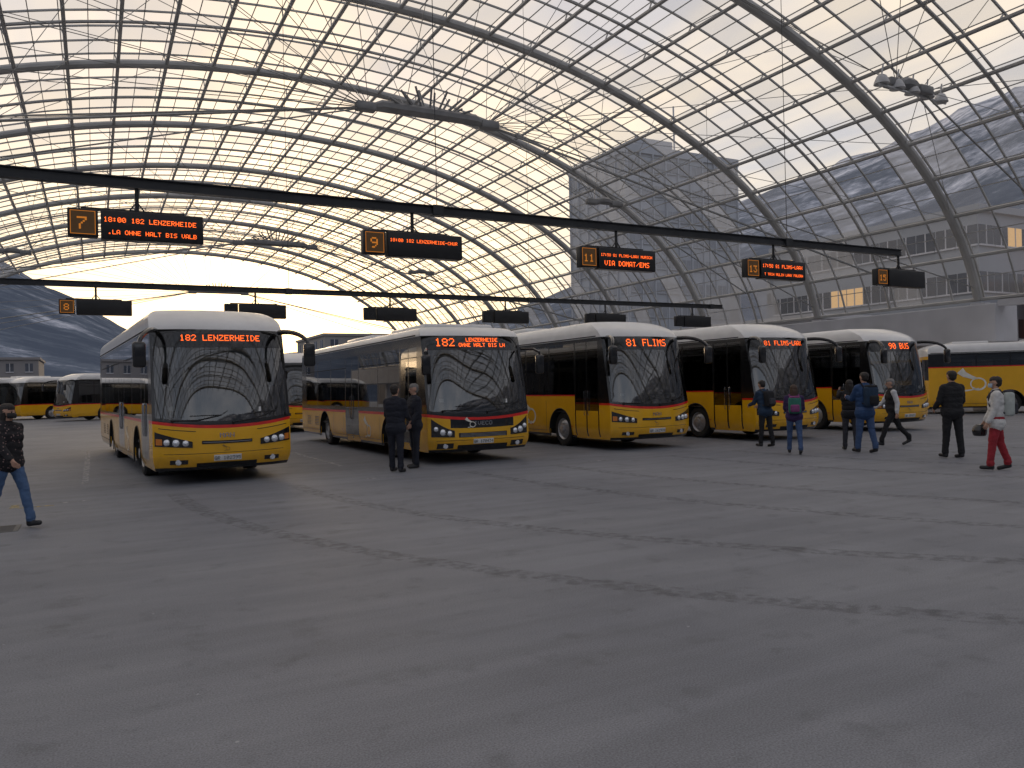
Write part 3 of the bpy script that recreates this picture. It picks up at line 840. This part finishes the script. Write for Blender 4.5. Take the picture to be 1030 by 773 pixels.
# ---------------------------------------------------------------- PEOPLE
def clothmat(name,c,rough=.85,var=.15,scale=10,bump=.35): return pmat(name,c,rough,var=var,nscale=scale,bump=bump,bscale=25)
SKIN=pmat('skin',(.50,.29,.20),.55,var=.06); HAIRD=pmat('dark_hair',(.02,.015,.012),.6,var=.4,nscale=60); HAIRG=pmat('grey_hair',(.2,.19,.18),.6,var=.3,nscale=60)
HAIRB=pmat('brown_hair',(.07,.04,.025),.6,var=.4,nscale=60)
SHOE=pmat('dark_shoe',(.02,.02,.022),.5); EYE=pmat('eye_dark',(.02,.015,.01),.2); LIPS=pmat('lips',(.35,.13,.11),.5)
def person(name,px,Z,height,beta,top,pants,hair=HAIRD,shoe=SHOE,lt=0,lk=0,rt=0,rk=0,la=5,le=15,ra=5,re=15,lab=8,rab=8,lean=0,head=0,headpitch=0,long_jacket=.05,bulk=1.1,mask=None,longhair=False,vest=None,extra=None,female=False):
    X,Y=campos(px,Z)
    root=empty(name,(X,Y,0),-PHI+R(beta)); sc=height/1.75
    prims=[]
    def cap(a,ra_,b,rb_,lab_): prims.append((Vector(a),ra_,Vector(b),rb_,lab_))
    k=bulk
    def legchain(sx,t,kb):
        h=Vector((sx*.095,0,.92)); t=R(t); kb=R(kb)
        kn=h+Vector((sx*.016,math.sin(t)*.43,-math.cos(t)*.43))
        t2=t-kb
        an=kn+Vector((sx*.012,math.sin(t2)*.42,-math.cos(t2)*.42))
        return h,kn,an,t2
    legs=[legchain(-1,lt,lk),legchain(1,rt,rk)]
    for h,kn,an,t2 in legs:
        cap(h,.090*k,kn+Vector((0,0,.03)),.064*k,'pants'); cap(kn,.062*k,an+Vector((0,0,.06)),.050*k,'pants')
        cap(an+Vector((0,0,.10)),.052*k,an+Vector((0,0,.035)),.058*k,'pants')
        fw=Vector((0,math.cos(t2*.7),math.sin(t2*.7)*1.0)); 
        cap(an+Vector((0,-.02,-.02)),.045,an+Vector((0,0,-.03))+fw*.02,.045,'shoe')
        cap(an+Vector((0,0,-.045))-fw*.03,.038,an+Vector((0,0,-.052))+fw*.15,.038,'shoe')
    L1=R(lean)
    def tr(p):
        p=Vector(p); q=p-Vector((0,0,.92))
        return Vector((q.x,q.y*math.cos(L1)+q.z*math.sin(L1),.92+q.z*math.cos(L1)-q.y*math.sin(L1)))
    fs=.94 if female else 1.0
    cap((-.07,0,.93),.118*k,(.07,0,.93),.118*k,'pants')
    if long_jacket>0: cap(tr((-.075,0,.99-long_jacket)),.132*k,tr((.075,0,.99-long_jacket)),.132*k,'top')
    cap(tr((-.065,0,1.05)),.120*k,tr((.065,0,1.05)),.120*k,'top')
    cap(tr((-.075*fs,0,1.16)),.118*k,tr((.075*fs,0,1.16)),.118*k,'top')
    cap(tr((-.095*fs,0,1.28)),.118*k,tr((.095*fs,0,1.28)),.118*k,'top')
    cap(tr((-.11*fs,-.01,1.36)),.098*k,tr((.11*fs,-.01,1.36)),.098*k,'top')
    cap(tr((-.165*fs,-.01,1.405)),.062*k,tr((0,-.01,1.445)),.075*k,'top'); cap(tr((.165*fs,-.01,1.405)),.062*k,tr((0,-.01,1.445)),.075*k,'top')
    cap(tr((0,-.012,1.44)),.068*k,tr((0,-.005,1.485)),.062,'top')
    cap(tr((0,-.005,1.47)),.052,tr((0,.005,1.56)),.052,'skin')
    hb=tr((0,.005,1.53)); HR=Matrix.Rotation(R(head),3,'Z')@Matrix.Rotation(R(headpitch),3,'X')
    def hd(x,y,z): return hb+HR@Vector((x,y,z-1.53))
    cap(hd(0,-.015,1.655),.083,hd(0,.012,1.645),.080,'skin')
    cap(hd(0,.03,1.60),.064,hd(0,.045,1.565),.042,'skin')
    cap(hd(0,.092,1.625),.009,hd(0,.108,1.602),.014,'skin')
    for sx in(-1,1): cap(hd(sx*.079,-.002,1.632),.014,hd(sx*.077,0,1.600),.010,'skin')
    cap(hd(0,.082,1.572),.012,hd(0,.080,1.566),.012,'skin')
    cap(hd(0,-.03,1.672),.088,hd(0,.02,1.683),.074,'hair'); cap(hd(0,-.045,1.62),.072,hd(0,-.04,1.66),.082,'hair')
    if longhair: cap(hd(0,-.06,1.60),.07,hd(0,-.07,1.47),.055,'hair'); cap(hd(-.055,-.02,1.62),.045,hd(-.06,-.03,1.5),.035,'hair'); cap(hd(.055,-.02,1.62),.045,hd(.06,-.03,1.5),.035,'hair')
    hands=[]
    for sx,a,e,ab in((-1,la,le,lab),(1,ra,re,rab)):
        sh=tr((sx*.19*fs,-.01,1.405)); a_=R(a);ab_=R(ab)
        d=Vector((sx*math.sin(ab_)*math.cos(a_),math.sin(a_)*math.cos(ab_) if abs(a)<90 else math.sin(a_),-math.cos(a_)*math.cos(ab_))).normalized()
        el=sh+d*.28
        a2=a_+R(e); inn=-sx*.10 if e>40 else 0
        d2=Vector((sx*math.sin(ab_)*.5*math.cos(a_)+inn*3,math.sin(a2),-math.cos(a2))).normalized()
        wr=el+d2*.25
        lb='sleeve' if vest else 'top'
        cap(sh,.064*k,el,.052*k,lb); cap(el,.051*k,wr-d2*.01,.040*k,lb)
        cap(wr-d2*.02,.026,wr+d2*.03,.026,'skin')
        side=d2.cross(Vector((0,1,0) if abs(d2.y)<.7 else (0,0,1))).normalized()
        fwd=d2.cross(side).normalized()
        p0=wr+d2*.03
        for o in(-.018,.0,.018): cap(p0+fwd*o,.0165,p0+d2*.06+fwd*o*1.15,.0135,'skin')
        hands.append((p0,d2,side,fwd,sx))
    bm=bmesh.new()
    for a,r0,b,r1,lab_ in prims:
        d=b-a; ln=d.length
        d=d/ln if ln>1e-4 else Vector((0,0,1))
        u=d.orthogonal().normalized(); w=d.cross(u); n=14; rings=[]
        for (c,rr,angs) in((a,r0,[-75,-50,-25,0]),(b,r1,[0,25,50,75])):
            for g in angs:
                cc=c+d*(math.sin(R(g))*rr); q=math.cos(R(g))*rr
                rings.append([bm.verts.new(cc+(u*math.cos(2*math.pi*i/n)+w*math.sin(2*math.pi*i/n))*q) for i in range(n)])
        for i in range(len(rings)-1):
            for j in range(n): bm.faces.new((rings[i][j],rings[i][(j+1)%n],rings[i+1][(j+1)%n],rings[i+1][j]))
        bm.faces.new(list(reversed(rings[0]))); bm.faces.new(rings[-1])
    me=bpy.data.meshes.new('tmp'); bm.to_mesh(me); bm.free()
    o=bpy.data.objects.new('tmp',me); scene.collection.objects.link(o)
    md=o.modifiers.new('r','REMESH'); md.mode='VOXEL'; md.voxel_size=.0115
    ms=o.modifiers.new('s','SMOOTH'); ms.factor=.5; ms.iterations=3
    dg=bpy.context.evaluated_depsgraph_get(); dg.update()
    m2=bpy.data.meshes.new_from_object(o.evaluated_get(dg)); bpy.data.objects.remove(o)
    nv=len(m2.vertices); co=np.empty(nv*3); m2.vertices.foreach_get('co',co); co=co.reshape(-1,3)
    nrm=np.empty(nv*3); m2.vertices.foreach_get('normal',nrm); nrm=nrm.reshape(-1,3)
    npoly=len(m2.polygons); ce=np.empty(npoly*3); m2.polygons.foreach_get('center',ce); ce=ce.reshape(-1,3)
    def label(P_):
        best=np.full(len(P_),1e9); li=np.zeros(len(P_),int)
        for i,(a,r0,b,r1,_) in enumerate(prims):
            a_=np.array(a);d=np.array(b)-a_; dd_=d.dot(d)+1e-9
            t=np.clip(((P_-a_)@d)/dd_,0,1); q=np.linalg.norm(P_-(a_+t[:,None]*d),axis=1)-(r0+(r1-r0)*t)
            mk_=q<best; best[mk_]=q[mk_]; li[mk_]=i
        return li
    labs=[p[4] for p in prims]; li=label(ce); lv=label(co)
    mats=[top,pants,shoe,SKIN,hair,vest or top]
    idx={'top':5 if vest else 0,'pants':1,'shoe':2,'skin':3,'hair':4,'sleeve':0}
    for i in range(nv):
        lb=labs[lv[i]]
        if lb in('top','sleeve','pants'):
            p=co[i]
            amp=.013 if lb!='pants' else .010
            q=noise.noise(Vector((p[0]*9,p[1]*9,p[2]*22+height*7)))*.6+noise.noise(Vector((p[0]*20+3,p[1]*20,p[2]*34)))*.4
            co[i]=p+nrm[i]*q*amp
        elif lb=='hair':
            co[i]=co[i]+nrm[i]*noise.noise(Vector(co[i]*40))*.006
    m2.vertices.foreach_set('co',co.ravel())
    m2.materials.clear()
    for mm in mats: m2.materials.append(mm)
    m2.polygons.foreach_set('material_index',[idx[labs[i]] for i in li]); m2.polygons.foreach_set('use_smooth',[True]*npoly)
    zmin=co[:,2].min(); m2.update()
    holder=bpy.data.objects.new('body',m2); scene.collection.objects.link(holder); holder.parent=root
    holder.scale=(sc,)*3; holder.location=(0,0,-zmin*sc)
    mb=MB()
    for p0,d2,side,fwd,sx in hands:
        pal=Vector((-sx,0,0)); pal=(pal-d2*pal.dot(d2)).normalized()
        for o_,ln in((.027,.070),(.009,.080),(-.009,.075),(-.025,.058)):
            b=p0+d2*.062+fwd*o_*1.1
            m1=b+(d2*.85+pal*.35).normalized()*ln*.5; e_=m1+(d2*.55+pal*.8).normalized()*ln*.5
            mb.tube([b-d2*.015,b,m1,e_,e_+(e_-m1)*.08],[.009,.0095,.0085,.0075,.003],7,0)
        b=p0+d2*.012+fwd*.028
        m1=b+(fwd*.7+d2*.7+pal*.2).normalized()*.035; e_=m1+(d2*.95+pal*.3+fwd*.1).normalized()*.032
        mb.tube([b-fwd*.01,b,m1,e_,e_+(e_-m1)*.08],[.012,.0115,.010,.008,.003],7,0)
    for sx in(-1,1):
        c=hd(sx*.031,.0865,1.628); mb.lathe([(0,-.009),(.007,-.006),(.010,0),(.007,.006),(0,.009)],c.x,c.y,c.z,'z',8,1)
        mb.tube([hd(sx*.016,.093,1.645),hd(sx*.045,.083,1.646)],.0035,4,2)
    mb.tube([hd(-.02,.085,1.569),hd(0,.091,1.568),hd(.02,.085,1.569)],.004,5,3)
    o=mb.obj('hands_and_face_details',[SKIN,EYE,hair,LIPS],root,True); o.scale=(sc,)*3; o.location=(0,0,-zmin*sc)
    if mask:
        mb=MB(); V=[];Fq=[]
        for i in range(7):
            for j in range(9):
                a=R(-75+150*j/8); z=1.545+.075*i/6
                rr=.071+.012*math.sin(math.pi*i/6)*1.0; yy=.028+rr*math.cos(a)*(1.0+.12*math.cos(a))
                V.append(hd(rr*math.sin(a)*.98,yy,z))
        for i in range(6):
            for j in range(8): Fq.append((i*9+j,i*9+j+1,i*9+j+10,i*9+j+9))
        mb.add(V,Fq)
        for sx in(-1,1):
            mb.tube([hd(sx*.07,.045,1.61),hd(sx*.084,-.005,1.635)],.002,4)
        o=mb.obj('face_mask',mask,root,True); o.scale=(sc,)*3; o.location=(0,0,-zmin*sc)
    if extra:
        mb=MB(); mats2=extra(mb,tr,hands,hd); o=mb.obj('carried_gear',mats2,root,True); o.scale=(sc,)*3; o.location=(0,0,-zmin*sc)
    return root

NAVY=clothmat('navy_uniform',(.014,.016,.026)); BLACKC=clothmat('black_cloth',(.012,.012,.014)); JEAN=clothmat('blue_jeans',(.05,.09,.19)); JEANL=clothmat('light_jeans',(.07,.13,.25))
BLUEJ=clothmat('blue_jacket',(.02,.055,.14)); WHITEJ=clothmat('white_ski_jacket',(.6,.59,.57)); REDP=clothmat('red_ski_trousers',(.30,.02,.03)); WSH=clothmat('white_shirt',(.6,.6,.6)); DKB=clothmat('dark_blue_jacket',(.014,.035,.07)); PURP=clothmat('dark_purple_jacket',(.04,.02,.08)); GREYP=clothmat('grey_trousers',(.04,.04,.05))
MASK=pmat('black_mask',(.02,.02,.02),.8); MASKW=pmat('blue_white_mask',(.4,.5,.6),.8)
FLOR,nt,out=newmat('speckled_black_jacket'); N=nt.nodes
b_=N.new('ShaderNodeBsdfPrincipled'); b_.inputs['Roughness'].default_value=.85; tc=N.new('ShaderNodeTexCoord'); vo=N.new('ShaderNodeTexVoronoi'); vo.inputs['Scale'].default_value=22
rp=N.new('ShaderNodeValToRGB'); rp.color_ramp.elements[0].position=.16; rp.color_ramp.elements[0].color=(.30,.20,.19,1); rp.color_ramp.elements[1].position=.24; rp.color_ramp.elements[1].color=(.012,.011,.014,1)
nt.links.new(tc.outputs['Object'],vo.inputs['Vector']); nt.links.new(vo.outputs['Distance'],rp.inputs[0]); nt.links.new(rp.outputs[0],b_.inputs['Base Color']); nt.links.new(b_.outputs[0],out.inputs[0])
def backpack(m1,m2,s=1.0,z0=1.0,big=1.0):
    def f(mb,tr,hands,hd):
        tmp=MB(); tmp.rbox(-.15*s,.15*s,-.30,-.115,z0,z0+.44*big,.06); tmp.rbox(-.11*s,.11*s,-.35,-.28,z0+.04,z0+.24*big,.035,1); tmp.rbox(-.12*s,.12*s,-.29,-.13,z0+.40*big,z0+.47*big,.03,1)
        base=len(mb.v); mb.v+=[tuple(tr(p)) for p in tmp.v]
        for q,m in zip(tmp.f,tmp.m): mb.f.append(tuple(i+base for i in q)); mb.m.append(m)
        for sx in(-1,1):
            mb.tube([tr((sx*.10,-.13,z0+.38)),tr((sx*.115,-.06,1.50)),tr((sx*.12,.05,1.485)),tr((sx*.13,.125,1.36)),tr((sx*.15,.11,1.2)),tr((sx*.17,-.02,1.1)),tr((sx*.13,-.13,1.06))],.017,6,1)
        return [m1,m2]
    return f
BPG=clothmat('green_backpack',(.03,.16,.12)); BPP=clothmat('pink_panel',(.22,.05,.16)); BPW=clothmat('grey_backpack',(.42,.45,.42)); HELM=pmat('black_helmet',(.012,.012,.013),.25,coat=.5)
person('woman_walking',7,10.3,1.64,-105,FLOR,JEANL,HAIRD,lt=20,lk=8,rt=-14,rk=18,la=-18,le=12,ra=26,re=22,long_jacket=.06,mask=MASK,longhair=True,female=True,head=8)
person('man_in_uniform',397,16.2,1.78,-22,NAVY,NAVY,HAIRD,lt=3,rt=-3,la=12,le=60,ra=12,re=55,long_jacket=.12,bulk=1.18)
person('man_in_uniform',416,17.0,1.80,120,NAVY,NAVY,HAIRG,lt=2,rt=-3,la=8,le=30,ra=20,re=75,long_jacket=.12,bulk=1.15,head=10)
person('man_in_jacket',769,20.3,1.70,25,DKB,BLACKC,HAIRD,lt=4,rt=-6,rk=4,la=25,le=50,ra=25,re=45,lean=8,headpitch=-15,long_jacket=.08,extra=backpack(BLACKC,GREYP,.9,1.02,.9))
person('hiker_with_backpack',798,18.1,1.58,-15,PURP,JEAN,HAIRB,lt=12,lk=4,rt=-10,rk=6,la=15,le=60,ra=15,re=60,long_jacket=.05,female=True,longhair=True,extra=backpack(BPG,BPP,1.0,1.02,.95))
def handheld_phone(mb,tr,hands,hd):
    p=hands[0][0]+hands[0][1]*.05; q=hands[1][0]+hands[1][1]*.05; c=(p+q)/2
    mb.rbox(c.x-.075,c.x+.075,c.y+.0,c.y+.012,c.z-.03,c.z+.05,.004); return [INK]
person('man_in_blue_jacket',869,18.0,1.82,15,BLUEJ,JEAN,HAIRD,lt=6,rt=-8,rk=6,la=30,le=70,ra=20,re=40,long_jacket=.14,bulk=1.18,extra=backpack(DKB,BLACKC,1.0,1.0,1.0))
person('woman_taking_photo',854,18.8,1.66,-8,BLACKC,GREYP,HAIRD,lt=3,rt=-4,la=75,le=50,ra=75,re=50,lab=14,rab=14,long_jacket=.1,female=True,longhair=True,extra=handheld_phone)
person('driver_in_vest',897,19.8,1.72,82,WSH,BLACKC,HAIRG,lt=27,lk=10,rt=-24,rk=12,la=-15,le=20,ra=25,re=30,long_jacket=.02,vest=BLACKC,lean=4)
person('man_in_black_jacket',957,16.4,1.80,8,BLACKC,BLACKC,HAIRD,lt=5,rt=-5,la=10,le=45,ra=10,re=45,lab=14,rab=14,long_jacket=.08,bulk=1.2)
def helmet(mb,tr,hands,hd):
    backpack(BPW,WHITEJ,1.0,1.0,1.05)(mb,tr,hands,hd)
    p=hands[1][0]+hands[1][1]*.13
    mb.lathe([(0,.13),(.06,.12),(.11,.07),(.13,0),(.12,-.07),(.10,-.10),(.09,-.09),(0,-.06)],p.x,p.y+.03,p.z-.06,'z',20,2)
    return [BPW,GREYP,HELM]
person('skier_in_white_jacket',1001,14.1,1.66,62,WHITEJ,REDP,HAIRD,lt=10,lk=4,rt=-8,rk=8,la=10,le=15,ra=12,re=15,long_jacket=.12,bulk=1.2,mask=MASKW,extra=helmet)

# ---------------------------------------------------------------- WORLD
w=bpy.data.worlds.new('World'); scene.world=w; w.use_nodes=True; nt=w.node_tree; nt.nodes.clear(); N=nt.nodes; L=nt.links
SAZ=R(28-15); SEL=R(6)
out=N.new('ShaderNodeOutputWorld')
sky=N.new('ShaderNodeTexSky'); sky.sky_type='NISHITA'; sky.sun_disc=False; sky.sun_elevation=SEL; sky.sun_rotation=SAZ
bg1=N.new('ShaderNodeBackground'); bg1.inputs[1].default_value=.05; L.new(sky.outputs[0],bg1.inputs[0])
tc=N.new('ShaderNodeTexCoord')
def vm(op,a=None,b=None):
    n=N.new('ShaderNodeVectorMath'); n.operation=op
    for i,q in enumerate((a,b)):
        if q is None: continue
        if isinstance(q,tuple): n.inputs[i].default_value=q
        else: L.new(q,n.inputs[i])
    return n
def ma(op,a,b=None,c=None,cl=False):
    n=N.new('ShaderNodeMath'); n.operation=op; n.use_clamp=cl
    for i,q in enumerate((a,b,c)):
        if q is None: continue
        if isinstance(q,(int,float)): n.inputs[i].default_value=q
        else: L.new(q,n.inputs[i])
    return n.outputs[0]
d=vm('NORMALIZE',tc.outputs['Generated']).outputs[0]
gdir=(math.sin(SAZ)*math.cos(SEL),math.cos(SAZ)*math.cos(SEL),math.sin(SEL))
dot=vm('DOT_PRODUCT',d,gdir).outputs['Value']
near=ma('MULTIPLY_ADD',dot,.5,.5,True)
sep=N.new('ShaderNodeSeparateXYZ'); L.new(d,sep.inputs[0])
zz=ma('ADD',ma('MAXIMUM',sep.outputs['Z'],0.0),.12)
cb=N.new('ShaderNodeCombineXYZ'); L.new(ma('DIVIDE',sep.outputs['X'],zz),cb.inputs[0]); L.new(ma('DIVIDE',sep.outputs['Y'],zz),cb.inputs[1])
mp=N.new('ShaderNodeMapping'); mp.inputs['Scale'].default_value=(1.1,.6,1); mp.inputs['Rotation'].default_value=(0,0,R(20)); L.new(cb.outputs[0],mp.inputs[0])
nz=N.new('ShaderNodeTexNoise'); nz.inputs['Scale'].default_value=1.5; nz.inputs['Detail'].default_value=4; nz.inputs['Roughness'].default_value=.58
L.new(mp.outputs[0],nz.inputs['Vector'])
cl=N.new('ShaderNodeValToRGB'); cl.color_ramp.elements[0].position=.37; cl.color_ramp.elements[1].position=.60; L.new(nz.outputs['Fac'],cl.inputs[0])
def mixc(f,a,b):
    n=N.new('ShaderNodeMixRGB')
    L.new(f,n.inputs[0])
    for i,q in((1,a),(2,b)):
        if isinstance(q,tuple): n.inputs[i].default_value=(*q,1)
        else: L.new(q,n.inputs[i])
    return n.outputs[0]
nr=N.new('ShaderNodeValToRGB'); nr.color_ramp.elements[0].position=.35; nr.color_ramp.elements[1].position=.97; L.new(near,nr.inputs[0])
lightc=mixc(nr.outputs[0],(.64,.62,.66),(1.0,.80,.56))
darkc=mixc(nr.outputs[0],(.40,.42,.50),(.58,.53,.52))
colr=mixc(cl.outputs[0],darkc,lightc)
g1=ma('POWER',ma('MAXIMUM',dot,0.0),30.0)
gl=N.new('ShaderNodeMixRGB'); gl.blend_type='ADD'; gl.inputs[0].default_value=1
gm=N.new('ShaderNodeMixRGB'); gm.blend_type='MULTIPLY'; gm.inputs[0].default_value=1; gm.inputs[1].default_value=(.7,.45,.20,1); L.new(g1,gm.inputs[2])
L.new(colr,gl.inputs[1]); L.new(gm.outputs[0],gl.inputs[2])
bg2=N.new('ShaderNodeBackground'); L.new(gl.outputs[0],bg2.inputs[0]); bg2.inputs[1].default_value=1.08
add=N.new('ShaderNodeAddShader'); L.new(bg1.outputs[0],add.inputs[0]); L.new(bg2.outputs[0],add.inputs[1]); L.new(add.outputs[0],out.inputs[0])
sun=bpy.data.lights.new('sun','SUN'); sun.energy=.5; sun.angle=R(18); sun.color=(1,.76,.52)
so=bpy.data.objects.new('sun',sun); scene.collection.objects.link(so)
so.rotation_euler=Vector(gdir).to_track_quat('Z','Y').to_euler(); so.location=(0,0,40)

# ---------------------------------------------------------------- CAMERA
cam=bpy.data.cameras.new('camera'); co_=bpy.data.objects.new('camera',cam); scene.collection.objects.link(co_)
cam.sensor_width=36; cam.lens=F/1030*36; cam.clip_end=9000; cam.clip_start=.1
rho=R(1.35); pit=R(.22)
f=Vector((S*math.cos(pit),C*math.cos(pit),math.sin(pit))); r=Vector((C,-S,0)); u=r.cross(f)
r2=r*math.cos(rho)-u*math.sin(rho); u2=u*math.cos(rho)+r*math.sin(rho)
M=Matrix((( r2.x,u2.x,-f.x,0),(r2.y,u2.y,-f.y,0),(r2.z,u2.z,-f.z,CAMH),(0,0,0,1)))
co_.matrix_world=M
scene.camera=co_
print('OBJ',len(bpy.data.objects))
